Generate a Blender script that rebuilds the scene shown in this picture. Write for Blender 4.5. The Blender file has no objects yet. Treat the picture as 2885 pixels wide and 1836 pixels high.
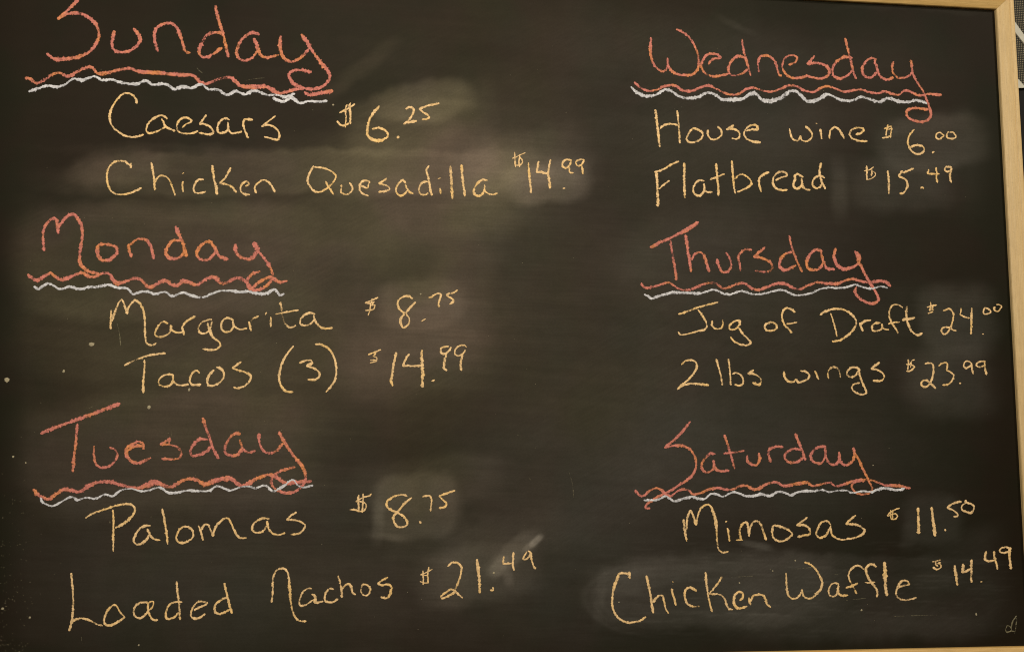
import bpy, bmesh, math, random
import numpy as np
from mathutils import Matrix, Vector

random.seed(7)
RNG = np.random.default_rng(11)
S = bpy.context.scene

# ------------------------------------------------------------------ camera
# phone held in front of the board, slightly left of and below square-on
PW, PH, F = 2885.0, 1836.0, 2400.0
CX, CY = PW / 2, PH / 2
DIST = 1.0
BZ = 1.60                                    # height of the aimed point

def unit(v):
    v = np.array(v, float)
    return v / np.linalg.norm(v)
D1 = unit((25670.0, 401.0, F))               # board's right, as the camera sees it
D2 = np.array((139.7, -23311.0, F))
D2 = unit(D2 - D1 * D2.dot(D1))              # board's up
D3 = np.cross(D2, D1)                        # into the board
def to_world(v):
    return np.array((D1.dot(v), D3.dot(v), D2.dot(v)))
CAM = -DIST * to_world(np.array((0.0, 0.0, 1.0)))   # board coordinates, board face on Y = 0

cam_data = bpy.data.cameras.new('camera')
cam = bpy.data.objects.new('camera', cam_data)
S.collection.objects.link(cam)
ax, ay, az = to_world((1, 0, 0)), to_world((0, -1, 0)), to_world((0, 0, -1))
m = Matrix.Identity(4)
for i in range(3):
    m[i][0], m[i][1], m[i][2] = ax[i], ay[i], az[i]
m[0][3], m[1][3], m[2][3] = CAM[0], CAM[1], CAM[2] + BZ
cam.matrix_world = m
cam_data.sensor_fit = 'HORIZONTAL'
cam_data.sensor_width = 36.0
cam_data.lens = F * 36.0 / PW
cam_data.clip_start = 0.01
cam_data.clip_end = 50.0
S.camera = cam

# ------------------------------------------------------------------ light, world, exposure
world = bpy.data.worlds.new('World')
S.world = world
world.use_nodes = True
bg = world.node_tree.nodes['Background']
bg.inputs[0].default_value = (1.0, 0.86, 0.66, 1)
bg.inputs[1].default_value = 0.03

def lamp(name, loc, target, size, energy, col):
    ld = bpy.data.lights.new(name, 'AREA')
    ld.shape = 'DISK'
    ld.size = size
    ld.energy = energy
    ld.color = col
    lo = bpy.data.objects.new(name, ld)
    S.collection.objects.link(lo)
    lo.location = loc
    d = Vector(target) - Vector(loc)
    lo.rotation_euler = d.to_track_quat('-Z', 'Y').to_euler()
    return lo
lamp('ceiling_lamp', (-0.45, -1.9, BZ + 0.75), (0.0, 0.0, BZ), 0.40, 39.0, (1.0, 0.92, 0.79))
lamp('fill_lamp', (2.1, -1.7, BZ + 1.7), (0.2, 0.0, BZ), 0.5, 44.0, (1.0, 0.90, 0.74))  # added fill with no known source, evens brightness towards the right

S.view_settings.view_transform = 'Standard'
S.view_settings.look = 'None'
S.view_settings.exposure = 0.0
S.view_settings.gamma = 1.0
S.view_settings.use_curve_mapping = False
S.cycles.filter_width = 1.05

# ------------------------------------------------------------------ helpers
def P(u, v, t=0.0):
    """where the sight line of a photo position meets the plane t metres in front of the board face"""
    d = to_world(np.array((u - CX, v - CY, F)))
    k = (-t - CAM[1]) / d[1]
    return CAM + d * k

PX = 1.2 / 2885.0 * 1.0                      # about one photo pixel on the board, metres
PX = (P(1443, 918)[0] - P(1442, 918)[0])

COL = S.collection
def link(name, me, mat=None, parent=None):
    o = bpy.data.objects.new(name, me)
    COL.objects.link(o)
    if mat is not None:
        me.materials.append(mat)
    if parent is not None:
        o.parent = parent
    return o

def empty(name, loc):
    o = bpy.data.objects.new(name, None)
    COL.objects.link(o)
    o.location = loc
    o.empty_display_size = 0.05
    return o

def tag(o, label=None, cat=None, kind=None, group=None):
    if label: o['label'] = label
    if cat: o['category'] = cat
    if kind: o['kind'] = kind
    if group: o['group'] = group
    return o

def mesh_from(name, verts, faces):
    me = bpy.data.meshes.new(name)
    me.from_pydata([tuple(v) for v in verts], [], faces)
    me.update()
    return me

class NT:
    def __init__(self, name):
        self.m = bpy.data.materials.new(name)
        self.m.use_nodes = True
        self.t = self.m.node_tree
        self.b = self.t.nodes['Principled BSDF']
        self.out = self.t.nodes['Material Output']
    def n(self, kind, **kw):
        nd = self.t.nodes.new(kind)
        for k, v in kw.items():
            setattr(nd, k, v)
        return nd
    def l(self, a, b):
        self.t.links.new(a, b)
    def coord(self):
        return self.n('ShaderNodeTexCoord').outputs['Object']
    def noise(self, vec, scale, detail=3.0, rough=0.55, stretch=None):
        if stretch:
            mp = self.n('ShaderNodeMapping')
            mp.inputs['Scale'].default_value = stretch
            self.l(vec, mp.inputs['Vector'])
            vec = mp.outputs[0]
        nd = self.n('ShaderNodeTexNoise')
        nd.inputs['Scale'].default_value = scale
        nd.inputs['Detail'].default_value = detail
        nd.inputs['Roughness'].default_value = rough
        self.l(vec, nd.inputs['Vector'])
        return nd.outputs['Fac']
    def rng(self, val, a, b, c=0.0, d=1.0, smooth=False):
        nd = self.n('ShaderNodeMapRange')
        if smooth: nd.interpolation_type = 'SMOOTHSTEP'
        nd.inputs[1].default_value = a; nd.inputs[2].default_value = b
        nd.inputs[3].default_value = c; nd.inputs[4].default_value = d
        self.l(val, nd.inputs[0])
        return nd.outputs[0]
    def math(self, op, a, b):
        nd = self.n('ShaderNodeMath', operation=op)
        for i, x in enumerate((a, b)):
            if isinstance(x, (int, float)): nd.inputs[i].default_value = x
            else: self.l(x, nd.inputs[i])
        return nd.outputs[0]
    def mix(self, fac, a, b):
        nd = self.n('ShaderNodeMix', data_type='RGBA')
        if isinstance(fac, (int, float)): nd.inputs[0].default_value = fac
        else: self.l(fac, nd.inputs[0])
        for i, x in ((6, a), (7, b)):
            if isinstance(x, tuple): nd.inputs[i].default_value = x + (1,)
            else: self.l(x, nd.inputs[i])
        return nd.outputs[2]
    def attr(self, name):
        return self.n('ShaderNodeAttribute', attribute_name=name).outputs['Fac']
    def bump(self, h, strength, dist):
        nd = self.n('ShaderNodeBump')
        nd.inputs['Strength'].default_value = strength
        nd.inputs['Distance'].default_value = dist
        self.l(h, nd.inputs['Height'])
        self.l(nd.outputs[0], self.b.inputs['Normal'])

# ------------------------------------------------------------------ materials
def board_material():
    g = NT('slate_paint')
    c = g.coord()
    mott = g.rng(g.noise(c, 9.0, 3.0, 0.5), 0.38, 0.62, 0, 1, True)
    base = g.mix(mott, (0.0128, 0.0090, 0.0050), (0.0104, 0.0096, 0.0046))
    dmott = g.rng(g.noise(c, 7.0, 2.0, 0.5), 0.40, 0.60, 0, 1, True)
    dcol = g.mix(dmott, (0.315, 0.235, 0.172), (0.285, 0.242, 0.146))
    fine = g.rng(g.noise(c, 420.0, 4.0, 0.7), 0.25, 0.75, 0.84, 1.16)
    clump = g.rng(g.noise(c, 60.0, 4.0, 0.6), 0.25, 0.75, 0.90, 1.10)
    dcol = g.mix(g.attr('grey'), dcol, (0.268, 0.250, 0.218))
    s1 = g.noise(c, 1.0, 4.0, 0.65, (14.0, 1.0, 330.0))
    rot = g.n('ShaderNodeMapping'); rot.inputs['Rotation'].default_value = (0, 0.5, 0)
    g.l(c, rot.inputs['Vector'])
    s2 = g.noise(rot.outputs[0], 1.0, 4.0, 0.65, (16.0, 1.0, 300.0))
    which = g.rng(g.noise(c, 3.2, 2.0, 0.5), 0.42, 0.58, 0, 1, True)
    sm = g.n('ShaderNodeMix', data_type='FLOAT'); g.l(which, sm.inputs[0]); g.l(s1, sm.inputs[2]); g.l(s2, sm.inputs[3])
    streak = g.rng(sm.outputs[0], 0.30, 0.72, 0.89, 1.13)
    d = g.math('MULTIPLY', g.math('MULTIPLY', g.attr('dust'), streak), g.math('MULTIPLY', fine, clump))  # this attribute also carries the painted light pool
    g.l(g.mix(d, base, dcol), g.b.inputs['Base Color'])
    g.b.inputs['Roughness'].default_value = 0.60
    g.b.inputs['Specular IOR Level'].default_value = 0.06
    g.bump(g.noise(c, 900.0, 3.0, 0.6), 0.35, 0.0004)
    return g.m

def chalk_material(name, a, b, opacity=0.0):
    g = NT(name)
    c = g.coord()
    vary = g.rng(g.noise(c, 30.0, 4.0, 0.65), 0.34, 0.56, 0, 1, True)
    col = g.mix(vary, a, b)
    grain = g.math('ADD', g.math('MULTIPLY', g.noise(c, 520.0, 3.0, 0.7), 0.75), g.math('MULTIPLY', g.noise(c, 170.0, 2.0, 0.6), 0.25))
    shade = g.rng(g.noise(c, 340.0, 3.0, 0.6), 0.28, 0.72, 0.55, 1.14)
    mul = g.n('ShaderNodeMix', data_type='RGBA', blend_type='MULTIPLY')
    mul.inputs[0].default_value = 1.0
    g.l(col, mul.inputs[6])
    cc = g.n('ShaderNodeCombineColor')
    for i in range(3): g.l(shade, cc.inputs[i])
    g.l(cc.outputs[0], mul.inputs[7])
    g.l(mul.outputs[2], g.b.inputs['Base Color'])
    g.b.inputs['Roughness'].default_value = 0.95
    g.b.inputs['Specular IOR Level'].default_value = 0.1
    v = g.math('ADD', grain, g.math('MULTIPLY', g.attr('cover'), 0.38))
    v = g.math('ADD', v, g.attr('press'))
    alpha = g.rng(v, 0.58, 0.85, 0.0, 1.0 - opacity, True)
    tr = g.n('ShaderNodeBsdfTransparent')
    mx = g.n('ShaderNodeMixShader')
    g.l(alpha, mx.inputs[0]); g.l(tr.outputs[0], mx.inputs[1]); g.l(g.b.outputs[0], mx.inputs[2])
    g.l(mx.outputs[0], g.out.inputs['Surface'])
    return g.m

def wood_material(name, vertical, a, b):
    g = NT(name)
    c = g.coord()
    st = (60.0, 60.0, 2.2) if vertical else (2.2, 60.0, 60.0)
    s2 = (300.0, 300.0, 14.0) if vertical else (14.0, 300.0, 300.0)
    n1 = g.rng(g.noise(c, 3.0, 4.0, 0.6, st), 0.30, 0.70, 0, 1, True)
    n2 = g.rng(g.noise(c, 3.0, 3.0, 0.6, s2), 0.35, 0.75, 0, 1)
    col = g.mix(n1, a, b)
    dark = tuple(x * 0.62 for x in b)
    col = g.mix(g.math('MULTIPLY', n2, 0.44), col, dark)
    sp = g.rng(g.noise(c, 520.0, 3.0, 0.7), 0.56, 0.74, 0, 1)
    col = g.mix(g.math('MULTIPLY', sp, 0.48), col, dark)
    soil = g.rng(g.noise(c, 26.0, 4.0, 0.65), 0.50, 0.75, 0, 0.5)
    col = g.mix(soil, col, tuple(x * 0.75 for x in b))
    g.l(col, g.b.inputs['Base Color'])
    g.b.inputs['Roughness'].default_value = 0.5
    g.b.inputs['Specular IOR Level'].default_value = 0.35
    g.bump(n2, 0.25, 0.0006)
    return g.m

def plain(name, col, rough=0.7):
    g = NT(name)
    c = g.coord()
    v = g.rng(g.noise(c, 120.0, 4.0, 0.6), 0.3, 0.7, 0, 1)
    g.l(g.mix(v, tuple(x * 0.82 for x in col), col), g.b.inputs['Base Color'])
    g.b.inputs['Roughness'].default_value = rough
    g.bump(g.noise(c, 500.0, 2.0), 0.2, 0.0003)
    return g.m

M_BOARD = board_material()
M_ORANGE = chalk_material('orange_chalk', (0.67, 0.255, 0.100), (0.60, 0.205, 0.160))
M_YELLOW = chalk_material('yellow_chalk', (0.82, 0.535, 0.210), (0.82, 0.560, 0.280))
M_WHITE = chalk_material('white_chalk', (0.72, 0.71, 0.72), (0.60, 0.59, 0.61))
M_FAINT = chalk_material('faint_chalk', (0.42, 0.36, 0.20), (0.40, 0.36, 0.22), 0.55)
M_WOOD_V = wood_material('wood_upright', True, (0.66, 0.475, 0.230), (0.60, 0.415, 0.180))
M_WOOD_H = wood_material('wood_level', False, (0.62, 0.41, 0.150), (0.55, 0.345, 0.112))  # level rails toned darker: shade on the top rail's slope put into colour
M_SPECK = plain('chalk_crumb', (0.34, 0.29, 0.18), 0.95)
M_WALL = plain('wall_paint', (0.10, 0.085, 0.06), 0.8)
M_BLACK = plain('black_plastic', (0.006, 0.005, 0.004), 0.6)
M_BLACK.node_tree.nodes['Principled BSDF'].inputs['Specular IOR Level'].default_value = 0.1
M_CREAM = plain('pale_strip', (0.47, 0.45, 0.37), 0.7)

# ------------------------------------------------------------------ the board's real outline
XR = np.mean([P(u, v)[0] for u, v in ((2802.4, 30.4), (2807.9, 150), (2815.9, 300), (2847, 900), (2883, 1500))])
ZT = np.mean([P(u, v)[2] for u, v in ((2802.4, 30.4), (2485, 13.3), (2227, 0.0))])
ZB = np.mean([P(u, v)[2] for u, v in ((2885, 1818), (2685, 1822), (2013, 1836))])
XL = P(-24, 0)[0]
XO = np.mean([P(u, v, 0.010)[0] for u, v in ((2858.3, 0), (2866, 150), (2873.7, 300))])
FWID = XO - XR                                # frame width
BASE = Vector(((XL + XR) / 2, 0.0, ZB - FWID))
print('board', XL, XR, ZB, ZT, 'frame', FWID, 'px', PX)

# wall behind everything
wall = link('wall', mesh_from('wall', [(-1.6, 0.047, -1.1), (1.9, 0.047, -1.1), (1.9, 0.047, 1.1), (-1.6, 0.047, 1.1),
                                      (-1.6, 0.15, -1.1), (1.9, 0.15, -1.1), (1.9, 0.15, 1.1), (-1.6, 0.15, 1.1)],
                              [(0, 1, 2, 3), (7, 6, 5, 4), (0, 4, 5, 1), (3, 2, 6, 7), (1, 5, 6, 2), (0, 3, 7, 4)]), M_WALL)
wall.location = (0, 0, BZ)
tag(wall, kind='structure')

# ------------------------------------------------------------------ chalkboard
board = empty('chalkboard', (BASE.x, BASE.y, BASE.z + BZ))
tag(board, 'framed black menu chalkboard covered in handwritten orange, white and yellow chalk', 'chalkboard')
def loc(p):
    return (p[0] - BASE.x, p[1] - BASE.y, p[2] - BASE.z)

# --- value noise for the wiped chalk dust
def vnoise(x, y, seed):
    r = np.random.default_rng(seed)
    tab = r.random((256, 256))
    xi, yi = np.floor(x).astype(int), np.floor(y).astype(int)
    fx, fy = x - xi, y - yi
    fx = fx * fx * (3 - 2 * fx); fy = fy * fy * (3 - 2 * fy)
    g = lambda a, b: tab[a % 256, b % 256]
    return (g(xi, yi) * (1 - fx) + g(xi + 1, yi) * fx) * (1 - fy) + (g(xi, yi + 1) * (1 - fx) + g(xi + 1, yi + 1) * fx) * fy
def fbm(x, y, seed, octv=4):
    s, a, tot = 0, 1.0, 0
    for o in range(octv):
        s = s + a * vnoise(x * 2 ** o + 17.3 * o, y * 2 ** o + 5.1 * o, seed + o)
        tot += a; a *= 0.55
    return s / tot

# wiped patches of chalk dust, then broad painted glow: centre x, centre y, half width, half height, turn (deg), edge softness, strength
WIPES_AND_GLOW = [
    # 6.25 patch and the smear leading up to it
    (1190, 285, 125, 52, -7, .40, .060), (1130, 350, 150, 78, -6, .55, .045), (1270, 330, 110, 90, 0, .9, .025), (1010, 195, 120, 22, -38, 1., .018),
    # band behind chicken quesadilla
    (900, 485, 720, 66, -1, .28, .045), (330, 470, 145, 52, 0, .30, .028), (1180, 470, 330, 95, 0, .9, .030), (760, 420, 560, 10, 1, .9, .012),
    # 14.99 patch
    (1540, 515, 112, 56, -4, .38, .065), (1470, 450, 150, 80, -4, .7, .035), (1440, 420, 190, 180, 15, 1., .018), (1200, 620, 260, 60, -8, .9, .022),
    # monday panel
    (470, 735, 450, 165, 0, .25, .036), (860, 650, 330, 120, 0, .9, .020), (560, 600, 420, 40, 1, .8, .012), (620, 930, 560, 130, 0, .6, .032),
    (1180, 660, 250, 300, 10, .9, .030), (1330, 700, 90, 220, 15, .8, .018),
    # 8.75 patch of monday
    (1195, 850, 125, 68, -5, .35, .048), (1260, 920, 170, 100, 0, .9, .025), (1160, 1010, 210, 105, 0, .7, .034),
    # tuesday panel
    (470, 1270, 430, 175, -3, .30, .030), (760, 1120, 520, 160, 0, .9, .022), (640, 1080, 480, 60, 0, .8, .012), (860, 1380, 160, 60, 0, .9, .012),
    # 8.75 patch of tuesday
    (1175, 1425, 122, 92, -8, .22, .048), (1066, 1470, 16, 56, 4, .9, .045), (1220, 1360, 210, 70, -8, .5, .022), (1100, 1512, 60, 10, 10, .9, .03),
    # 21.49 patch
    (1350, 1625, 165, 85, -10, .45, .040), (1450, 1562, 95, 30, -40, .45, .050), (1512, 1523, 22, 9, -45, .6, .15), (1490, 1540, 20, 8, -45, .8, .07),
    (1405, 1598, 34, 18, -50, .6, .07), (1432, 1626, 14, 22, -10, .8, .05), (1300, 1600, 60, 90, 0, .9, .02), (1380, 1520, 260, 60, -10, .9, .014),
    (900, 1620, 720, 220, 0, 1., .016), (1640, 1320, 330, 420, 0, 1., .013),
    # right hand column
    (2640, 410, 160, 78, -5, .30, .030), (2540, 525, 140, 70, 0, .6, .028), (2700, 470, 90, 120, 0, .7, .010), (2365, 530, 22, 75, -3, .9, .030), (2600, 350, 120, 30, -8, .9, .014),
    (2150, 260, 460, 150, 0, 1., .012), (2060, 450, 330, 140, 0, .9, .014), (2000, 740, 310, 130, 0, .8, .018), (1900, 680, 180, 70, -20, .9, .010),
    (2705, 905, 110, 100, 0, .40, .032), (2690, 1080, 130, 100, 0, .55, .026), (2620, 1060, 60, 60, 0, .8, .014), (2230, 950, 430, 130, 0, .9, .013),
    (2060, 1260, 420, 170, 0, .9, .018), (2620, 1455, 85, 68, 0, .40, .022), (2560, 1500, 20, 50, 8, .8, .012),
    # chicken waffle wipe
    (2010, 1660, 350, 108, -2, .22, .030), (2430, 1690, 430, 105, -3, .45, .020), (2200, 1585, 470, 16, -3, .8, .016), (1850, 1612, 150, 40, -12, .6, .014),
    (2700, 1560, 130, 60, -20, .8, .014), (2560, 1750, 280, 50, 0, .8, .012), (1690, 1680, 14, 80, 8, .8, .014), (2130, 1535, 45, 9, 12, .7, .05),
    (2620, 25, 240, 9, 3, .9, .008), (1880, 120, 520, 70, 6, 1., .006), (2080, 75, 60, 8, 25, .9, .012),
    (1120, 900, 1250, 920, 0, 1., .018), (1420, 800, 240, 430, 6, .9, .012), (2150, 1000, 620, 800, 0, 1., .010), (700, 1600, 720, 260, 0, 1., .012), (1500, 40, 620, 200, 0, 1., .012),  # broad blobs: centre-left light pool put into the colour, beside wiped haze
]
def dust_and_glow(u, v):
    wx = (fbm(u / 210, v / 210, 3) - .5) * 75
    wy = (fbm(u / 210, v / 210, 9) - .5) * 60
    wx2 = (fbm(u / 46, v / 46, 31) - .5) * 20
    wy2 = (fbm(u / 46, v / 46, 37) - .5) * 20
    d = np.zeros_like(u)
    for cx, cy, rx, ry, ang, soft, st in WIPES_AND_GLOW:
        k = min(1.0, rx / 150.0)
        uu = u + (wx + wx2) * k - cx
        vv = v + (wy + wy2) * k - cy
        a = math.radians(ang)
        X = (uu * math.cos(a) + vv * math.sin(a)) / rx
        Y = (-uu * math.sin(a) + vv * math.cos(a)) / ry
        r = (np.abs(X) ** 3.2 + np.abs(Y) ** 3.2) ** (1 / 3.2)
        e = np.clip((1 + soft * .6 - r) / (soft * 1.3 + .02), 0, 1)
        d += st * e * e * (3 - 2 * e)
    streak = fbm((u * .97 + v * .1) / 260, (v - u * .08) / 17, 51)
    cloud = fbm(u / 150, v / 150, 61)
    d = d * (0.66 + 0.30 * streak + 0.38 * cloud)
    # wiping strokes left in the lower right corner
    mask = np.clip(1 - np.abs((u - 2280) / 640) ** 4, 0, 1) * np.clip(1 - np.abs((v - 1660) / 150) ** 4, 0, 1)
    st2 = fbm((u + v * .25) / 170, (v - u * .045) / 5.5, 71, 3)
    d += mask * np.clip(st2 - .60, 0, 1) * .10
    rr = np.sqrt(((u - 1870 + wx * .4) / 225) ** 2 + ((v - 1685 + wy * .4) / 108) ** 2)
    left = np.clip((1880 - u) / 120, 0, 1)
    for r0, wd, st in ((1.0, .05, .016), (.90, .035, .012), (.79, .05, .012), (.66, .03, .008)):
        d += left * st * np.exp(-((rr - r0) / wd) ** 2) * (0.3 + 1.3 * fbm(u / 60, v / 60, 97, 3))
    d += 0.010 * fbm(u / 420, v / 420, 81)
    # dust fades out towards the left and right rims
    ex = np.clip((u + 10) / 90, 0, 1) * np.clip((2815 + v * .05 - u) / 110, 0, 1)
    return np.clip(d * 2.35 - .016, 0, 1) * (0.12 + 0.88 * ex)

nx, nz = 640, 408
gx = np.linspace(XL - 0.006, XR + 0.006, nx)
gz = np.linspace(ZB - 0.006, ZT + 0.006, nz)
GX, GZ = np.meshgrid(gx, gz)
rel = np.stack([GX - CAM[0], -CAM[1] + 0 * GX, GZ - CAM[2]], -1)
cvx = rel @ np.array([D1[0], D3[0], D2[0]]); cvy = rel @ np.array([D1[1], D3[1], D2[1]]); cvz = rel @ np.array([D1[2], D3[2], D2[2]])
U = CX + F * cvx / cvz; V = CY + F * cvy / cvz
DUST_GLOW = dust_and_glow(U, V)
vs = np.stack([GX - BASE.x, np.zeros_like(GX), GZ - BASE.z], -1).reshape(-1, 3)
idx = np.arange(nx * nz).reshape(nz, nx)
quads = np.stack([idx[:-1, :-1], idx[:-1, 1:], idx[1:, 1:], idx[1:, :-1]], -1).reshape(-1, 4)
# front sheet plus a backing so that the panel has a thickness
nb = nx * nz
back = [(vs[i][0], 0.012, vs[i][2]) for i in (idx[0, 0], idx[0, -1], idx[-1, -1], idx[-1, 0])]
rim = [tuple(idx[0, :]), tuple(idx[:, -1]), tuple(idx[-1, ::-1]), tuple(idx[::-1, 0])]
faces = [tuple(q) for q in quads.tolist()]
faces.append((nb + 3, nb + 2, nb + 1, nb))
for k, e in enumerate(rim):
    faces.append(tuple(int(i) for i in e[::-1]) + (nb + k, nb + (k + 1) % 4))
pm = bpy.data.meshes.new('writing_surface')
pm.from_pydata(vs.tolist() + back, [], faces)
pm.update()
GREY = np.clip((U - 1250) / 700, 0, 1) * .8 + np.clip((V - 1150) / 350, 0, 1) * .60 + (fbm(U / 240, V / 240, 91) - .5) * .8
ag = pm.attributes.new('grey', 'FLOAT', 'POINT')
ag.data.foreach_set('value', np.concatenate([np.clip(GREY, 0, 1).reshape(-1), np.zeros(4)]).astype(np.float32))
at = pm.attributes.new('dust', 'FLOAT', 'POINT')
at.data.foreach_set('value', np.concatenate([DUST_GLOW.reshape(-1), np.zeros(4)]).astype(np.float32))  # wiped dust plus the painted light pool
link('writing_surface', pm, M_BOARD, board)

# --- frame: four mitred rails with a raised, softly rounded profile
PROFILE = [(0.0, -0.012), (0.0, 0.0032), (0.0006, 0.0044), (0.0016, 0.0050), (0.0075, 0.0078), (0.0128, 0.0098), (0.0140, 0.0093),
           (0.0150, 0.0101), (FWID - 0.0028, 0.0106), (FWID - 0.0010, 0.0100), (FWID, 0.0084), (FWID, -0.020), (0.004, -0.020), (0.004, -0.012)]
def rail(a_in, b_in, out, mat):
    """a_in, b_in: inner corners (x, z); out: unit vector away from the opening"""
    ax_ = np.array(b_in) - np.array(a_in)
    L = np.linalg.norm(ax_); ax_ = ax_ / L
    n = 60
    verts, fcs = [], []
    for i in range(n + 1):
        s = i / n
        for w, t in PROFILE:
            start = -w; end = L + w
            q = np.array(a_in) + ax_ * (start + (end - start) * s) + np.array(out) * w
            verts.append((q[0] - BASE.x, -t, q[1] - BASE.z))
    k = len(PROFILE)
    for i in range(n):
        for j in range(k):
            a, b = i * k + j, i * k + (j + 1) % k
            fcs.append((a, b, b + k, a + k))
    fcs.append(tuple(range(k - 1, -1, -1)))
    fcs.append(tuple(n * k + j for j in range(k)))
    me = mesh_from('frame_rail', verts, fcs)
    bm = bmesh.new(); bm.from_mesh(me)
    bmesh.ops.recalc_face_normals(bm, faces=bm.faces)
    bm.to_mesh(me); bm.free()
    return link('frame_rail', me, mat, board)
g = 0.00012                                    # hairline at each mitre
rail((XL + g, ZT), (XR - g, ZT), (0, 1), M_WOOD_H)
rail((XR, ZT - g), (XR, ZB + g), (1, 0), M_WOOD_V)
rail((XR - g, ZB), (XL + g, ZB), (0, -1), M_WOOD_H)
rail((XL, ZB + g), (XL, ZT - g), (-1, 0), M_WOOD_V)

# ------------------------------------------------------------------ handwriting
def spline(pts, step):
    pts = np.array(pts, float)
    if len(pts) == 2:
        L = np.linalg.norm(pts[1] - pts[0]); n = max(2, int(L / step) + 1)
        return pts[0] + (pts[1] - pts[0]) * np.linspace(0, 1, n)[:, None]
    ext = np.vstack([2 * pts[0] - pts[1], pts, 2 * pts[-1] - pts[-2]])
    out = []
    for i in range(1, len(ext) - 2):
        p0, p1, p2, p3 = ext[i - 1:i + 3]
        t0 = 0; t1 = t0 + max(1e-3, np.linalg.norm(p1 - p0)) ** .5
        t2 = t1 + max(1e-3, np.linalg.norm(p2 - p1)) ** .5; t3 = t2 + max(1e-3, np.linalg.norm(p3 - p2)) ** .5
        n = max(2, int(np.linalg.norm(p2 - p1) / step))
        t = np.linspace(t1, t2, n, endpoint=False)[:, None]
        A1 = (t1 - t) / (t1 - t0) * p0 + (t - t0) / (t1 - t0) * p1
        A2 = (t2 - t) / (t2 - t1) * p1 + (t - t1) / (t2 - t1) * p2
        A3 = (t3 - t) / (t3 - t2) * p2 + (t - t2) / (t3 - t2) * p3
        B1 = (t2 - t) / (t2 - t0) * A1 + (t - t0) / (t2 - t0) * A2
        B2 = (t3 - t) / (t3 - t1) * A2 + (t - t1) / (t3 - t1) * A3
        out.append((t2 - t) / (t2 - t1) * B1 + (t - t1) / (t2 - t1) * B2)
    out.append(pts[-1:])
    return np.vstack(out)

def smooth_noise(n, k):
    a = RNG.standard_normal(n // k + 4)
    x = np.arange(n) / k + RNG.random()
    i = x.astype(int); f = x - i; f = f * f * (3 - 2 * f)
    return a[i] * (1 - f) + a[i + 1] * f

LAYER = [0]
def chalk(name, mat, parent, crops, label=None, press=0.0):
    """crops: list of (x0, y0, scale, width, text); one mesh of raised chalk ribbons"""
    V_, F_, C_, Pz = [], [], [], []
    for x0, y0, sc, width, text in crops:
        for stroke in text.split(';'):
            stroke = stroke.strip()
            if not stroke: continue
            wf = 1.0
            if stroke[0] == 'w':
                h, stroke = stroke.split(':'); wf = float(h[1:])
            segs, prev = [], None
            for piece in stroke.split('|'):
                nums = [float(q) for q in piece.replace(',', ' ').split()]
                pts = [(x0 + nums[i] / sc, y0 + nums[i + 1] / sc) for i in range(0, len(nums) - 1, 2)]
                if prev is not None: pts = [prev] + pts
                prev = pts[-1]
                segs.append(pts)
            for pts in segs:
                c = spline(pts, 1.5)
                n = len(c)
                tan = np.gradient(c, axis=0)
                tan /= np.maximum(1e-6, np.linalg.norm(tan, axis=1))[:, None]
                nor = np.stack([-tan[:, 1], tan[:, 0]], 1)
                w = width * wf * .5 * 1.0 * (1 + .10 * smooth_noise(n, 14))
                ends = np.minimum(np.arange(n), n - 1 - np.arange(n)) * 1.5
                w = w * np.clip(.62 + ends / (width * 1.2), 0, 1)
                wl = w * (1 + .20 * smooth_noise(n, 2)); wr = w * (1 + .20 * smooth_noise(n, 2))
                # round caps
                s0 = c[0] - tan[0] * w[0] * .55; s1 = c[-1] + tan[-1] * w[-1] * .55
                pr = press + .055 * smooth_noise(n, 7) + .05 * smooth_noise(n, 34)
                LAYER[0] += 1
                lay = 0.00025 + 0.0000004 * (LAYER[0] % 900)
                b0 = len(V_)
                for i in range(n):
                    for q, cov, hh in ((c[i] - nor[i] * wl[i], 0.0, 0.0), (c[i] - nor[i] * wl[i] * .45, .95, .00018),
                                       (c[i] + nor[i] * wr[i] * .45, .95, .00018), (c[i] + nor[i] * wr[i], 0.0, 0.0)):
                        V_.append(loc(P(q[0], q[1], lay + hh))); C_.append(cov); Pz.append(float(pr[i]))
                for i in range(n - 1):
                    for j in range(3):
                        a = b0 + i * 4 + j
                        F_.append((a, a + 4, a + 5, a + 1))
                for q, base, flip in ((s0, b0, False), (s1, b0 + (n - 1) * 4, True)):
                    k = len(V_)
                    V_.append(loc(P(q[0], q[1], lay))); C_.append(0.0); Pz.append(float(press))
                    for j in range(3):
                        F_.append((k, base + j, base + j + 1) if not flip else (k, base + j + 1, base + j))
    me = mesh_from(name, V_, F_)
    a = me.attributes.new('cover', 'FLOAT', 'POINT'); a.data.foreach_set('value', np.array(C_, np.float32))
    a = me.attributes.new('press', 'FLOAT', 'POINT'); a.data.foreach_set('value', np.array(Pz, np.float32))
    for p in me.polygons: p.use_smooth = True
    o = link(name, me, mat, parent)
    if label: o['label'] = label
    return o

def heading(word, x0, y0, sc, width, letters, orange, white, ow, ww):
    h = chalk('day_heading', M_ORANGE, board, [(x0, y0, sc, width, letters)], 'orange chalk heading reading ' + word)
    chalk('underline', M_ORANGE, h, [(x0, y0, sc, ow, orange)], 'wavy orange chalk line under ' + word)
    chalk('underline', M_WHITE, h, [(x0, y0, sc, ww * .86, white)], 'wavy white chalk line under ' + word, .0)
    return h

def item(text, words, price_text, price, press=0.02):
    names = text.split(' ')
    pieces = [(x0, y0, sc, w, t) for x0, y0, sc, w, txt in words for t in txt.split('@')]
    assert len(names) == len(pieces), text
    for nm, piece in zip(names, pieces):
        chalk('menu_word', M_YELLOW, board, [piece], 'yellow chalk word reading ' + nm, press)
    chalk('price', M_YELLOW, board, price, 'yellow chalk price reading %s beside %s' % (price_text, text), press + .03)

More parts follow.
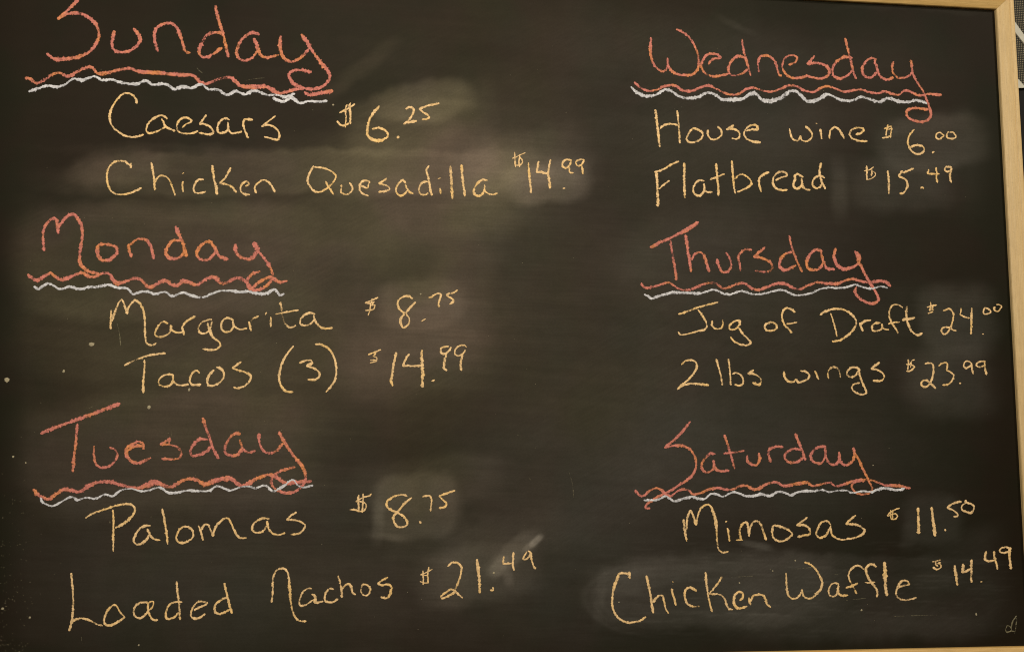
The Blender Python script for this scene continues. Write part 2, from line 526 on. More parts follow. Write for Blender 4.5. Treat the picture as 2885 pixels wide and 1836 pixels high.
heading('Sunday', 0, 0, 2.408, 11.5,
 """545 -30, 510 20, 450 80, 392 132 | 440 103, 490 90, 540 92, 590 112, 640 155, 665 200, 672 245, 655 290, 620 340, 570 375, 500 395, 420 402, 365 400, 315 365;
 w1.2: 590 365, 500 395, 420 404, 365 404;
 775 210, 765 260, 762 320, 780 345, 830 355, 880 345, 930 310, 952 275, 945 245, 905 195;
 1072 350, 1058 310, 1048 250, 1055 205, 1085 175, 1135 158, 1180 170, 1205 200, 1225 250, 1245 310, 1258 350, 1290 360;
 1520 225, 1440 225, 1400 245, 1365 300, 1350 350, 1362 380, 1395 390, 1450 365, 1505 325;
 1462 38, 1475 110, 1500 190, 1520 260, 1535 330, 1550 388;
 1760 235, 1710 225, 1660 250, 1620 305, 1605 360, 1625 400, 1665 412, 1710 395, 1745 345;
 1722 262, 1740 300, 1752 345, 1775 380, 1810 393, 1850 385, 1888 372;
 1905 245, 1900 310, 1910 365, 1935 405, 1975 420, 2020 405, 2060 375, 2095 335;
 2042 235, 2080 275, 2105 325, 2135 370, 2180 430, 2225 485, 2238 515, 2225 555, 2185 590, 2120 605, 2060 598, 2000 575, 1970 540, 1962 505, 1985 482, 2040 477, 2112 490;
 w1.2: 2048 240, 2090 300, 2110 330""",
 """170 530, 210 540, 245 565, 290 550, 350 510, 400 495, 460 518, 520 490, 570 465, 615 455, 640 475, 675 508, 740 495, 800 475, 880 465, 930 485, 1000 495, 1100 500, 1200 510, 1290 510, 1320 520, 1360 560, 1395 570, 1440 555, 1500 532, 1570 530, 1600 555, 1640 585, 1720 585, 1800 585, 1840 605, 1890 635, 1930 630, 1990 610, 2060 600;
 2065 625, 2100 645, 2160 635, 2258 618; w1.1: 930 484, 1050 492, 1180 505, 1290 512; w.9: 1640 592, 1740 598, 1810 592, 1860 625; w.8: 660 500, 760 485, 880 458""",
 """195 622, 250 605, 320 582, 380 590, 440 575, 500 535, 560 545, 600 530, 645 520, 690 545, 750 540, 800 555, 850 565, 930 570, 990 548, 1030 575, 1100 570, 1135 575, 1180 605, 1240 590, 1300 598, 1370 572, 1410 605, 1480 610, 1540 645, 1600 620, 1660 640, 1720 615, 1760 625, 1810 645, 1880 645, 1940 658, 2000 635;
 1850 665, 1920 690, 1980 665, 2030 700, 2090 688, 2160 690, 2220 685""", 11.5, 11.5)

heading('Monday', 50, 580, 3.01, 11.5,
 """225 380, 215 290, 220 210, 240 160, 290 110, 325 115, 335 170, 342 235 | 345 180, 380 130, 430 80, 470 72, 510 110, 540 170, 548 250, 535 340, 525 420, 530 480, 560 530, 610 560, 690 575;
 690 325, 670 370, 680 420, 710 455, 760 460, 810 435, 845 390, 835 355, 780 330, 690 325; w1.1: 685 340, 678 400, 705 445;
 w1.1: 965 435, 945 370, 940 325; 950 335, 1000 290, 1050 280, 1100 300, 1130 350, 1145 400, 1155 450;
 1385 295, 1320 295, 1275 340, 1255 395, 1275 435, 1330 450, 1380 430, 1420 380; w1.15: 1340 175, 1365 240, 1395 300, 1415 370, 1430 430;
 1650 310, 1610 300, 1560 330, 1525 380, 1525 430, 1570 460, 1630 445, 1675 390; 1640 310, 1680 370, 1710 425, 1785 455;
 w1.15: 1850 325, 1845 370, 1870 420, 1920 445, 1970 450, 2010 420, 2035 380; w1.1: 2000 310, 2030 360, 2045 395; w.9: 2045 395, 2055 405, 2100 460, 2145 530, 2160 590, 2145 640, 2100 685, 2040 712, 1980 710, 1950 680, 1950 620, 1985 580, 2055 555""",
 """85 580, 120 610, 160 630, 220 600, 280 572, 320 600, 360 625, 430 610, 500 580, 550 570, 600 595, 650 600, 690 580, 740 570, 780 580, 810 630, 850 655, 930 635, 990 615, 1050 630, 1090 675, 1130 690, 1190 655, 1250 635, 1300 665, 1350 675, 1410 635, 1460 650, 1520 670, 1580 630, 1640 605, 1680 615, 1720 655, 1780 650, 1840 615, 1890 615, 1940 645, 1985 690, 2050 645, 2130 605, 2175 620, 2220 645, 2285 635""",
 """138 682, 170 705, 210 680, 260 660, 310 680, 360 705, 440 685, 530 705, 600 690, 680 685, 770 670, 850 695, 930 700, 975 745, 1040 730, 1100 725, 1160 745, 1250 730, 1310 765, 1400 735, 1470 760, 1570 775, 1640 745, 1720 720, 1800 720, 1870 730, 1950 725, 2020 740, 2100 745, 2180 710, 2220 755, 2260 745""", 12, 10.5)

heading('Tuesday', 70, 1120, 2.8329, 11,
 """w1.15: 125 285, 250 235, 400 180, 550 125, 760 45; 420 205, 410 320, 395 450, 382 590;
 w.85: 552 385, 550 450, 565 520, 600 555, 660 550, 715 510, 738 455, 720 415, 675 395;
 945 410, 945 370, 910 350, 860 370, 815 400, 810 450, 840 500, 890 520, 950 505, 1005 478; w.9: 825 420, 880 385, 945 385;
 w.9: 1160 320, 1130 345, 1080 370 | 1150 375, 1210 390, 1245 430, 1240 475, 1180 490, 1090 485; w.8: 1162 325, 1150 365;
 1460 335, 1400 330, 1350 370, 1320 430, 1335 460, 1390 455, 1450 425, 1490 385; 1420 160, 1440 230, 1475 320, 1505 410, 1545 485;
 1720 290, 1680 285, 1635 320, 1600 390, 1600 440, 1650 460, 1700 450, 1730 410; 1715 335, 1740 405, 1780 435, 1840 425;
 1870 285, 1870 350, 1895 410, 1940 440, 2000 430, 2060 365; w1.15: 2025 270, 2060 330, 2100 400, 2160 480, 2220 560, 2245 640; 2245 640, 2220 695, 2160 745, 2090 760, 2010 735, 1970 690, 1975 640, 2030 590, 2155 550""",
 """65 730, 110 775, 190 808, 240 775, 310 730, 370 735, 430 750, 500 710, 580 675, 680 670, 750 690, 830 710, 900 720, 980 690, 1060 665, 1110 700, 1160 710, 1240 670, 1320 645, 1380 660, 1440 690, 1500 665, 1570 645, 1640 640, 1690 680, 1740 700, 1810 670, 1880 630, 1960 615, 2020 640, 2080 680, 2150 675, 2290 665; 900 720, 980 705, 1060 680, 1110 705; 1480 680, 1560 655, 1640 650""",
 """125 795, 140 830, 220 862, 290 830, 370 790, 420 815, 490 795, 560 805, 640 770, 700 785, 760 740, 850 725, 930 745, 1000 735, 1080 715, 1140 755, 1220 755, 1290 740, 1400 745, 1470 740, 1530 705, 1590 720, 1640 740, 1710 715, 1780 705, 1840 720, 1920 700, 1980 745, 2060 705, 2140 655, 2180 700, 2220 715, 2300 698""", 13.5, 9.5)

heading('Wednesday', 1740, 60, 2.5083, 8.8,
 """235 115, 232 200, 240 270, 270 325, 320 355, 350 330, 352 260 | 360 320, 400 365, 470 382, 530 375, 565 340, 572 270, 555 200, 510 120, 460 80, 415 58;
 640 305, 670 270, 728 258, 690 232, 640 235, 605 270, 592 320, 620 370, 680 390, 750 380, 790 370;
 910 262, 850 248, 810 275, 785 330, 790 370, 830 385, 890 365, 920 340; 880 128, 885 180, 905 260, 925 330, 940 385;
 998 360, 990 295; 990 295, 1010 250, 1060 245, 1105 275, 1130 340, 1140 380, 1160 385;
 1210 310, 1260 285, 1265 255, 1225 240, 1180 265, 1165 320, 1185 370, 1230 400, 1290 400, 1345 385;
 1392 245, 1340 305 | 1400 295, 1460 310, 1495 340, 1490 380, 1440 405, 1385 400, 1345 385;
 1660 260, 1600 255, 1545 290, 1518 340, 1530 390, 1580 405, 1640 370, 1660 340; 1608 120, 1625 190, 1650 290, 1670 370, 1685 410;
 1830 270, 1790 262, 1750 290, 1728 345, 1745 385, 1790 400, 1830 360; w1.25: 1815 275, 1835 340, 1850 385; 1850 385, 1895 412, 1950 400;
 1950 285, 1940 330, 1950 370, 1985 400, 2040 395, 2080 365, 2075 300, 2068 275; 2078 300, 2085 365, 2110 420, 2150 480, 2180 545, 2200 600, 2215 650, 2200 690, 2150 712, 2090 700, 2045 670, 2045 635, 2090 615, 2195 625""",
 """118 432, 160 470, 215 492, 280 485, 330 460, 400 455, 450 485, 510 495, 570 475, 640 455, 690 475, 750 505, 810 520, 860 512, 910 480, 960 470, 1020 490, 1090 498, 1150 480, 1210 455, 1270 462, 1320 490, 1390 500, 1430 475, 1490 462, 1540 478, 1600 498, 1660 490, 1720 485, 1790 505, 1840 510, 1890 495, 1940 515, 1990 520, 2030 490, 2080 505, 2130 525, 2200 515, 2290 522""",
 """95 465, 140 505, 200 530, 270 520, 340 482, 390 500, 430 530, 490 545, 560 540, 640 505, 690 520, 730 550, 800 555, 880 550, 930 520, 970 510, 1020 555, 1080 570, 1150 540, 1200 500, 1260 495, 1310 540, 1350 570, 1420 550, 1470 515, 1530 535, 1590 560, 1660 560, 1720 535, 1790 555, 1850 570, 1910 545, 1980 565, 2050 572, 2110 560, 2185 580; w1.1: 480 545, 560 540; w1.2: 740 555, 880 550; w1.3: 1030 568, 1150 545, 1210 505; w1.1: 1340 572, 1420 552, 1480 520""", 8.8, 12)

heading('Thursday', 1780, 600, 3.1684, 9.8,
 """w1.1: 165 310, 260 260, 360 215, 480 150, 595 80; w.9: 400 190, 480 165, 590 95; 345 245, 360 350, 380 460, 400 600;
 480 195, 495 300, 515 420, 528 525; 535 420, 560 370, 600 350, 640 370, 665 440, 690 525;
 w.9: 760 410, 775 470, 810 525, 850 525, 885 480, 880 420, 840 350;
 1070 330, 1010 325, 960 370, 950 400, 965 460, 970 515;
 1190 305, 1085 390 | 1150 400, 1220 430, 1255 470, 1235 515, 1180 525, 1100 515;
 1430 350, 1370 365, 1325 420, 1320 475, 1360 510, 1410 495, 1465 465; w.9: 1405 200, 1430 310, 1470 420, 1520 525;
 1700 340, 1640 330, 1590 370, 1560 440, 1570 490, 1620 510, 1680 490, 1710 440; w1.1: 1690 350, 1710 430, 1740 490, 1810 505;
 1820 315, 1805 390, 1830 460, 1880 500, 1950 490, 2010 460, 2035 420, 2030 380, 1990 340; w1.1: 1995 350, 2025 410; 2010 400, 2050 480, 2100 580, 2150 660, 2195 740, 2200 780, 2160 805, 2090 795, 2020 750, 1990 700, 2005 660""",
 """85 625, 105 660, 170 665, 240 645, 330 620, 370 645, 430 680, 510 685, 580 660, 660 630, 750 630, 820 675, 890 655, 950 630, 1010 630, 1060 665, 1130 685, 1210 660, 1290 630, 1360 625, 1430 665, 1500 680, 1580 645, 1660 620, 1750 630, 1840 630, 1910 600, 1980 590, 2050 610, 2130 620, 2200 610, 2270 615, 2310 655; 1010 630, 1070 675, 1140 688; 1300 630, 1370 635, 1440 672; 2140 615, 2220 605, 2270 618, 2310 655""",
 """110 725, 150 745, 180 765, 230 745, 300 725, 370 705, 440 710, 520 720, 620 715, 720 685, 770 695, 820 720, 880 725, 980 695, 1060 720, 1140 725, 1220 710, 1320 685, 1370 695, 1450 730, 1530 730, 1600 715, 1680 680, 1750 665, 1830 670, 1930 660, 1990 640, 2060 660, 2140 675, 2220 655, 2285 668; w1.1: 190 755, 300 725, 440 712, 620 718""", 10, 9)

heading('Saturday', 1770, 1170, 2.9366, 9,
 """515 50, 450 130, 380 200, 300 265 | 380 250, 450 250, 510 280, 550 340, 562 410, 540 480, 490 530, 420 575, 350 620, 270 660, 200 700, 150 735, 145 765, 180 765;
 720 318, 680 315, 640 350, 610 400, 615 450, 660 470, 710 440; 705 370, 715 430, 760 460, 835 455;
 795 160, 820 230, 845 310, 865 380, 880 440; 790 315, 870 305, 960 290;
 985 330, 985 370, 1010 400, 1060 410, 1085 370, 1080 310;
 1280 260, 1210 260, 1160 290, 1165 340, 1180 385;
 1440 285, 1370 275, 1310 305, 1295 350, 1330 385, 1390 385, 1450 350; w1.15: 1380 150, 1410 220, 1440 290, 1465 370;
 1635 255, 1580 260, 1530 290, 1510 340, 1540 385, 1590 395, 1625 350, 1630 260; 1630 280, 1640 350, 1670 400, 1710 410;
 1710 410, 1740 370, 1745 300 | 1750 370, 1780 405, 1820 405, 1860 370, 1870 310, 1865 265; 1870 300, 1910 370, 1960 480, 2000 560, 2018 610, 1990 640, 1930 652, 1875 630, 1850 585, 1870 552, 1960 535""",
 """60 615, 80 650, 120 665, 180 620, 240 600, 280 620, 310 650, 350 665, 400 630, 450 610, 500 620, 540 650, 600 640, 670 610, 740 595, 800 610, 860 610, 920 585, 980 580, 1020 605, 1060 610, 1120 580, 1180 555, 1240 555, 1280 580, 1340 575, 1400 560, 1480 550, 1520 580, 1590 570, 1670 555, 1720 585, 1790 565, 1850 545, 1920 530, 1990 530, 2060 550, 2120 575, 2220 575, 2280 590, 2335 600; 680 608, 740 600, 810 612; 1300 582, 1400 568, 1480 556; 2120 578, 2240 582, 2330 605""",
 """130 700, 200 700, 260 690, 310 665, 350 690, 390 710, 460 685, 520 670, 580 685, 630 690, 680 650, 730 650, 780 670, 860 635, 910 640, 970 665, 1030 665, 1110 650, 1170 665, 1240 630, 1300 640, 1350 660, 1410 630, 1470 620, 1530 625, 1600 615, 1660 630, 1740 620, 1800 620, 1860 640, 1930 625, 2010 630, 2070 610, 2120 600, 2180 610, 2240 615, 2290 600; w.9: 380 705, 460 688, 520 676; w.9: 1340 658, 1420 630, 1520 628""", 9.5, 9.5)

item('Caesars', [(280, 240, 4.0133, 7.2,
 """425 210, 412 160, 380 115, 330 95, 270 100, 210 150, 160 220, 128 290, 118 360, 128 430, 170 490, 240 545, 310 580, 390 588, 450 575, 500 560;
 765 385, 730 350, 680 345, 620 375, 565 420, 535 470, 532 520, 560 545, 610 540, 670 515, 720 488, 750 470; 705 380, 730 430, 755 475, 800 495, 855 520;
 935 480, 985 440, 1035 415, 1025 385, 970 365, 915 390, 880 440, 880 500, 910 535, 970 548, 1040 545, 1115 520;
 1210 340, 1170 390, 1130 440 | 1180 440, 1240 465, 1275 500, 1285 540, 1255 558, 1190 550, 1125 540;
 1470 395, 1430 375, 1380 395, 1345 445, 1335 500, 1350 540, 1395 540, 1440 520, 1455 470, 1452 420; 1452 425, 1462 500, 1490 545, 1550 540, 1610 525;
 1735 395, 1690 385, 1640 395, 1625 430, 1635 490, 1660 550, 1685 600;
 1990 350, 1930 395, 1835 468 | 1900 450, 1970 470, 2015 510, 2035 560, 2025 610, 1995 618, 1930 600, 1865 585""")],
 '$6.25', [(900, 240, 6.02, 7.4,
 """w.75: 600 320, 530 370, 440 420, 340 470; w.75: 470 330, 445 390, 445 480, 452 560, 445 640, 435 720; w.85: 530 300, 512 350, 520 450, 525 550, 525 660; w.75: 300 610, 335 660, 390 690, 440 680, 500 645;
 w1.1: 1015 355, 960 420, 890 510, 840 600, 820 700, 812 780, 820 850, 880 910, 950 940, 1050 935, 1120 905, 1160 850, 1145 800, 1090 755, 1010 725, 895 745;
 w1.35: 1325 870, 1345 895;
 1465 410, 1510 380, 1565 380, 1600 410, 1580 490, 1550 550, 1500 610, 1425 660 | 1480 635, 1560 625, 1650 605;
 2030 310, 1950 325, 1840 350, 1690 410 | 1760 460, 1850 525, 1855 555, 1810 580, 1740 585""")])

item('Chicken Quesadilla', [(280, 420, 4.0133, 7.2,
 """355 215, 358 160; 350 190, 310 155, 250 135, 190 140, 130 180, 92 245, 85 320, 95 400, 125 465, 175 505, 250 515, 320 505, 400 475, 475 440;
 585 150, 600 220, 612 300, 620 380, 625 465; 628 380, 650 335, 700 300, 745 310, 790 350, 820 420, 845 490, 855 525;
 w1.1: 945 365, 940 420, 945 485; w.8: 935 280, 955 270;
 1180 345, 1130 345, 1090 380, 1065 440, 1075 485, 1120 500, 1170 490, 1205 480;
 w1.2: 1275 185, 1285 260, 1300 350, 1320 440, 1330 515; 1485 210, 1455 270, 1420 330, 1360 390 | 1420 395, 1500 430, 1530 470, 1550 490;
 1650 420, 1690 400, 1680 375, 1650 370, 1610 400, 1595 450, 1610 490, 1660 515, 1700 515;
 1775 500, 1755 440, 1785 390, 1850 350, 1905 370, 1950 420, 1985 490"""),
 (840, 420, 4.0133, 7.2,
 """175 190, 140 250, 115 310, 112 380, 145 440, 190 480, 250 485, 310 455, 365 410, 410 355, 425 305, 395 265, 330 230, 260 210, 185 205; 310 365, 345 430, 400 515;
 490 405, 485 450, 488 490, 540 515, 590 490, 615 450, 600 410, 580 380;
 w.9: 700 410, 745 430, 785 440, 795 400, 805 370, 770 358, 720 370, 695 420, 700 470, 740 510, 795 530;
 1000 330, 960 365, 910 390 | 960 400, 1010 420, 1035 450, 990 475, 910 488;
 1220 390, 1180 355, 1140 385, 1108 440, 1112 490, 1150 525, 1195 515, 1235 470; w1.1: 1210 400, 1235 450, 1260 485, 1300 505;
 1470 370, 1420 370, 1380 410, 1365 470, 1385 510, 1440 515, 1470 500; w1.1: 1480 190, 1450 230, 1465 300, 1480 370, 1495 450, 1510 525;
 1605 440, 1610 505; w.8: 1580 340, 1610 325;
 w1.4: 1722 190, 1728 300, 1735 430, 1745 560; w1.4: 1845 180, 1855 300, 1870 420, 1885 535;
 2140 355, 2090 345, 2040 375, 2000 430, 1985 490, 2010 525, 2060 525, 2095 490, 2110 450; 2108 405, 2110 470, 2140 500, 2195 515, 2255 500""")],
 '$14.99', [(1400, 400, 8.027, 7.2,
 """w.65: 640 245, 560 280, 440 340, 350 375; w.7: 400 230, 405 330, 410 450, 420 570; w.65: 515 320, 500 420, 500 500, 515 570; w.65: 510 340, 570 410, 575 460, 530 520, 430 530;
 w1.15: 712 470, 720 600, 735 800, 760 1000, 770 1150;
 945 440, 930 540, 890 690 | 980 680, 1150 720; w1.15: 1210 400, 1180 560, 1160 720, 1185 880, 1200 1050;
 w.9: 1490 1050, 1540 1050;
 w.85: 1690 420, 1620 400, 1540 410, 1485 480, 1490 560, 1560 590, 1630 540, 1680 450; w.85: 1640 570, 1650 690, 1730 700;
 w.85: 1980 410, 1900 395, 1820 420, 1780 470, 1810 530, 1870 540, 1940 480, 1970 420; 1920 540, 1935 630, 1945 730""")])

item('Margarita', [(280, 830, 3.44, 7.6,
 """110 335, 110 240, 115 145; 120 260, 150 170, 190 75, 215 50, 240 90, 270 190 | 280 130, 320 75, 350 55, 395 90, 425 150, 440 240, 440 330, 445 420, 460 470, 510 490, 550 468;
 665 280, 620 260, 580 290, 545 350, 540 390, 580 410, 640 395, 685 360, 690 310; 690 295, 705 345, 745 365, 800 360;
 800 310, 810 350, 820 390; 800 320, 830 270, 880 235, 930 210;
 1090 240, 1050 245, 990 270, 960 320, 970 365, 1020 375, 1065 345, 1095 260; 1050 275, 1070 350, 1110 420, 1160 455, 1170 490, 1140 525, 1080 535, 1000 525;
 1300 250, 1250 225, 1205 240, 1182 280, 1185 330, 1215 360, 1270 350, 1305 305; 1290 255, 1310 310, 1360 335, 1430 325;
 1450 260, 1455 290, 1470 350; 1455 290, 1490 230, 1545 208;
 1662 215, 1662 260, 1660 310; w.7: 1608 195, 1620 172;
 w1.1: 1755 70, 1765 130, 1775 210, 1800 280, 1850 318, 1905 300; w.8: 1705 190, 1800 170, 1930 150;
 2090 190, 2040 175, 1990 195, 1950 240, 1950 285, 2000 298, 2055 275, 2085 235; 2075 190, 2090 250, 2125 300, 2180 325, 2260 320""")],
 '$8.75', [(1000, 800, 7.08, 7.6,
 """w.65: 460 265, 350 320, 200 375 | 290 385, 390 355; w.75: 345 290, 310 420, 300 520, 260 630; w.7: 385 350, 340 420, 395 420, 370 500, 300 520, 205 530;
 1150 290, 1090 250, 1010 240, 930 270, 870 330, 850 400, 880 490, 940 550, 1020 600, 1080 680, 1085 750, 1050 820, 965 870, 920 800, 905 720, 950 640, 1020 570, 1090 480, 1210 360;
 w.8: 1320 750, 1410 695;
 w.9: 1470 265, 1520 265, 1600 210, 1690 185, 1715 210, 1700 290, 1670 380, 1675 460;
 w.9: 2050 120, 1980 165, 1910 190; w.9: 1890 175, 1820 220 | 1880 260, 1950 310, 1950 360, 1890 405""")])

item('Tacos (3)', [(330, 950, 3.7046, 7.4,
 """75 295, 150 255, 260 210, 370 180, 505 168; 285 235, 285 320, 275 430, 272 580;
 590 395, 540 385, 480 400, 440 440, 440 490, 490 512, 550 500, 580 450, 585 400; 580 400, 590 460, 630 495, 690 500, 745 490;
 860 375, 830 345, 790 370, 760 430, 765 475, 800 497, 875 490;
 1010 340, 965 390, 940 460, 955 500, 1010 500, 1070 470, 1110 420, 1110 360, 1080 325, 1035 310;
 1295 255, 1200 320 | 1270 345, 1350 370, 1395 410, 1380 460, 1330 505, 1260 530, 1215 520 @
 1840 90, 1780 165, 1730 250, 1700 340, 1690 430, 1710 500, 1760 560, 1835 570;
 1900 270, 1960 245, 2020 240, 2035 265, 1975 300 | 2060 325, 2110 370, 2105 410, 2060 440, 1990 440;
 2065 70, 2140 80, 2215 125, 2260 200, 2285 290, 2285 390, 2260 470, 2180 570""")],
 '$14.99', [(1020, 950, 7.525, 7.8,
 """w.75: 400 260, 300 300, 130 370; w.6: 215 330, 300 340; w.7: 290 340, 240 400, 310 430, 300 500, 170 540; w.6: 175 485, 300 480;
 w1.1: 725 320, 700 440, 660 620, 640 800, 615 930, 650 1030;
 1000 350, 940 430, 900 520, 860 610 | 950 600, 1100 610, 1240 600; w1.25: 1270 270, 1265 400, 1275 560, 1285 750, 1280 900, 1280 1060;
 w.8: 1475 930, 1540 900;
 w.85: 1840 190, 1750 200, 1680 230, 1680 330, 1760 345, 1850 280, 1890 210; w1.1: 1790 330, 1760 450, 1740 580, 1740 660, 1800 700;
 w.8: 2215 210, 2180 175, 2110 165, 2030 200, 1970 280, 1965 350, 2040 390, 2120 360, 2190 270; w1.15: 2130 370, 2100 500, 2090 640, 2110 700""")])

item('Palomas', [(210, 1390, 3.44, 7.4,
 """105 235, 180 190, 300 150, 420 110, 500 100, 560 110, 585 150, 570 200, 520 255, 450 305, 395 330; 370 155, 378 250, 375 380, 375 560;
 735 310, 690 310, 630 340, 590 400, 575 460, 600 490, 650 480, 700 440, 720 400; w1.1: 705 340, 730 400; 730 400, 770 440, 830 450;
 850 145, 870 250, 890 370, 903 490;
 1060 315, 1015 350, 988 410, 995 460, 1040 475, 1100 460, 1145 420, 1145 360, 1110 325, 1060 315;
 1200 310, 1225 370, 1245 450; 1230 350, 1260 300, 1290 300, 1320 350, 1340 415 | 1355 350, 1400 280, 1450 240, 1490 240, 1520 290, 1555 370, 1600 425, 1665 428;
 1890 245, 1830 235, 1770 260, 1725 310, 1725 355, 1770 378, 1830 360, 1860 310; w1.15: 1865 265, 1880 340; 1880 340, 1920 385, 1970 400, 2040 380;
 2150 178, 2100 210, 2055 255 | 2130 255, 2200 275, 2235 310, 2215 350, 2170 385, 2095 395""")],
 '$8.75', [(970, 1370, 7.082, 7.8,
 """w.7: 540 140, 500 180, 390 210, 230 300; w.7: 290 165, 275 250, 285 360, 290 480; w.7: 375 140, 375 250, 365 380, 360 520; w.7: 250 300, 350 300, 430 350, 430 420, 380 490, 290 490, 200 460, 110 460;
 1255 190, 1180 165, 1080 170, 960 210, 870 280, 845 350, 880 430, 980 480, 1080 530, 1180 590, 1250 680, 1260 740, 1210 790, 1060 810 | 1000 720, 975 620, 1020 550, 1080 480, 1200 340, 1345 220;
 w1.25: 1500 690, 1525 730;
 w.85: 1560 205, 1620 190, 1700 180, 1740 250, 1730 380, 1720 490;
 w.9: 2210 80, 2080 120, 1890 190 | 1960 260, 2035 330, 2030 380, 1960 425, 1890 430""")])

item('Loaded Nachos', [(160, 1590, 4.459, 7.4,
 """w1.15: 180 105, 195 250, 205 400, 205 520, 195 650, 175 760, 150 830; 185 740, 220 695, 290 672, 370 680, 440 710, 500 745, 575 765;
 700 510, 640 570, 605 650, 600 730, 640 760, 700 750, 780 710, 855 655 | 800 600, 760 530, 735 505, 700 510;
 1155 480, 1100 468, 1030 485, 980 530, 965 590, 990 650, 1040 668, 1100 640, 1145 580; w.8: 1150 475, 1210 460, 1205 520, 1160 570; 1145 480, 1150 580, 1180 650, 1210 690, 1270 690;
 1575 468, 1500 465, 1430 490, 1390 540, 1370 610, 1380 675, 1430 675, 1490 645, 1530 600; w1.1: 1505 210, 1515 320, 1530 450, 1540 570, 1550 690;
 1725 570, 1800 530, 1890 485, 1840 462, 1770 470, 1720 520, 1690 590, 1690 650, 1730 675, 1800 660, 1865 615;
 2150 405, 2080 430, 2010 480, 1980 540, 1995 600, 2040 615, 2110 595, 2170 560; w1.1: 2105 230, 2125 330, 2150 430, 2180 540, 2200 610"""),
 (730, 1580, 5.873, 7.4,
 """200 680, 220 580, 225 440, 225 320, 250 220, 290 150, 360 120, 420 125, 465 170, 490 260, 500 380, 510 520, 520 640, 540 760, 570 870, 620 950, 680 990, 780 990;
 870 455, 810 450, 740 490, 690 580, 665 670, 680 730, 740 730, 820 690, 890 640; w1.2: 870 545, 920 570, 930 620, 910 680; 915 690, 990 680, 1060 660;
 1235 460, 1170 455, 1110 510, 1085 590, 1090 650, 1150 680, 1230 670, 1305 620;
 w1.1: 1305 240, 1340 350, 1360 470, 1370 600; 1375 460, 1420 400, 1480 375, 1520 420, 1550 520, 1595 550;
 1710 380, 1690 440, 1690 510, 1730 560, 1790 560, 1830 510, 1835 440, 1790 395, 1710 380;
 2130 265, 2040 310, 1960 370 | 2030 395, 2130 385, 2190 420, 2180 500, 2140 590, 2100 610, 2015 590""")],
 '$21.49', [(1160, 1500, 6.02, 7.4,
 """w.75: 350 615, 270 660, 150 715; w.75: 190 640, 195 740, 195 880; w.75: 290 580, 270 700, 280 850; w.75: 140 825, 210 850, 285 845; w.6: 170 720, 280 720;
 w.95: 610 570, 660 520, 740 500, 800 520, 840 580, 840 660, 810 780, 770 890, 730 970; 745 975, 660 960, 580 1010, 490 1080 | 520 1110, 600 1080, 735 1000; 740 990, 800 1050, 865 1105;
 w1.1: 1105 450, 1120 560, 1140 730, 1150 880, 1155 1020;
 1330 970, 1390 975; w.8: 1375 920, 1385 960;
 w.85: 1560 400, 1555 460, 1545 530 | 1600 525, 1680 520; w.9: 1725 330, 1720 450, 1715 540, 1735 640;
 w.85: 1950 320, 1910 390, 1895 450, 1950 440, 2000 390, 2010 330, 1970 305; 2020 330, 2030 440, 2060 550, 2100 610""")])

item('House wine', [(1820, 300, 3.7625, 7.4,
 """w1.15: 100 35, 112 140, 125 240, 135 340, 145 430; 330 45, 340 140, 350 250, 358 390; 150 235, 190 200, 260 185, 340 200;
 495 230, 450 290, 430 350, 465 380, 530 375, 590 335, 600 290, 560 250, 495 230;
 657 250, 660 310, 690 345, 740 350, 795 310, 800 260, 760 212;
 930 200, 850 245 | 930 240, 985 275, 990 320, 960 345, 910 338;
 1060 260, 1130 245, 1185 245, 1170 205, 1120 200, 1070 230, 1040 280, 1060 335, 1120 370, 1215 380 @
 1520 235, 1535 300, 1560 350, 1610 360, 1640 310 | 1650 355, 1700 370, 1750 340, 1760 290, 1730 245, 1690 210;
 1845 240, 1855 290, 1862 345; w.6: 1800 180, 1815 182;
 1945 340, 1950 260; 1945 265, 2000 220, 2050 250, 2080 300, 2100 345;
 2225 300, 2290 275, 2310 240, 2250 225, 2180 250, 2160 300, 2190 340, 2260 365, 2345 370""")],
 '$6.00', [(2470, 330, 9.2615, 6.6,
 """w.75: 395 235, 280 275, 190 315; w.75: 295 200, 260 340, 245 490; w.75: 375 250, 395 310, 375 380, 360 540; w.6: 395 290, 300 330; w.75: 140 545, 260 530, 365 490;
 w1.1: 980 325, 900 410, 830 530, 810 650, 835 760, 900 870, 1000 950, 1110 970, 1200 920, 1240 850, 1200 770, 1100 735, 980 740, 880 790;
 1445 940, 1500 900;
 w.85: 1580 420, 1540 500, 1570 560, 1650 570, 1710 520, 1760 500 | 1700 440, 1640 405, 1580 420;
 w.85: 1880 380, 1830 450, 1830 520, 1900 560, 2000 560, 2070 520, 2040 450, 1980 400, 1900 400""")])

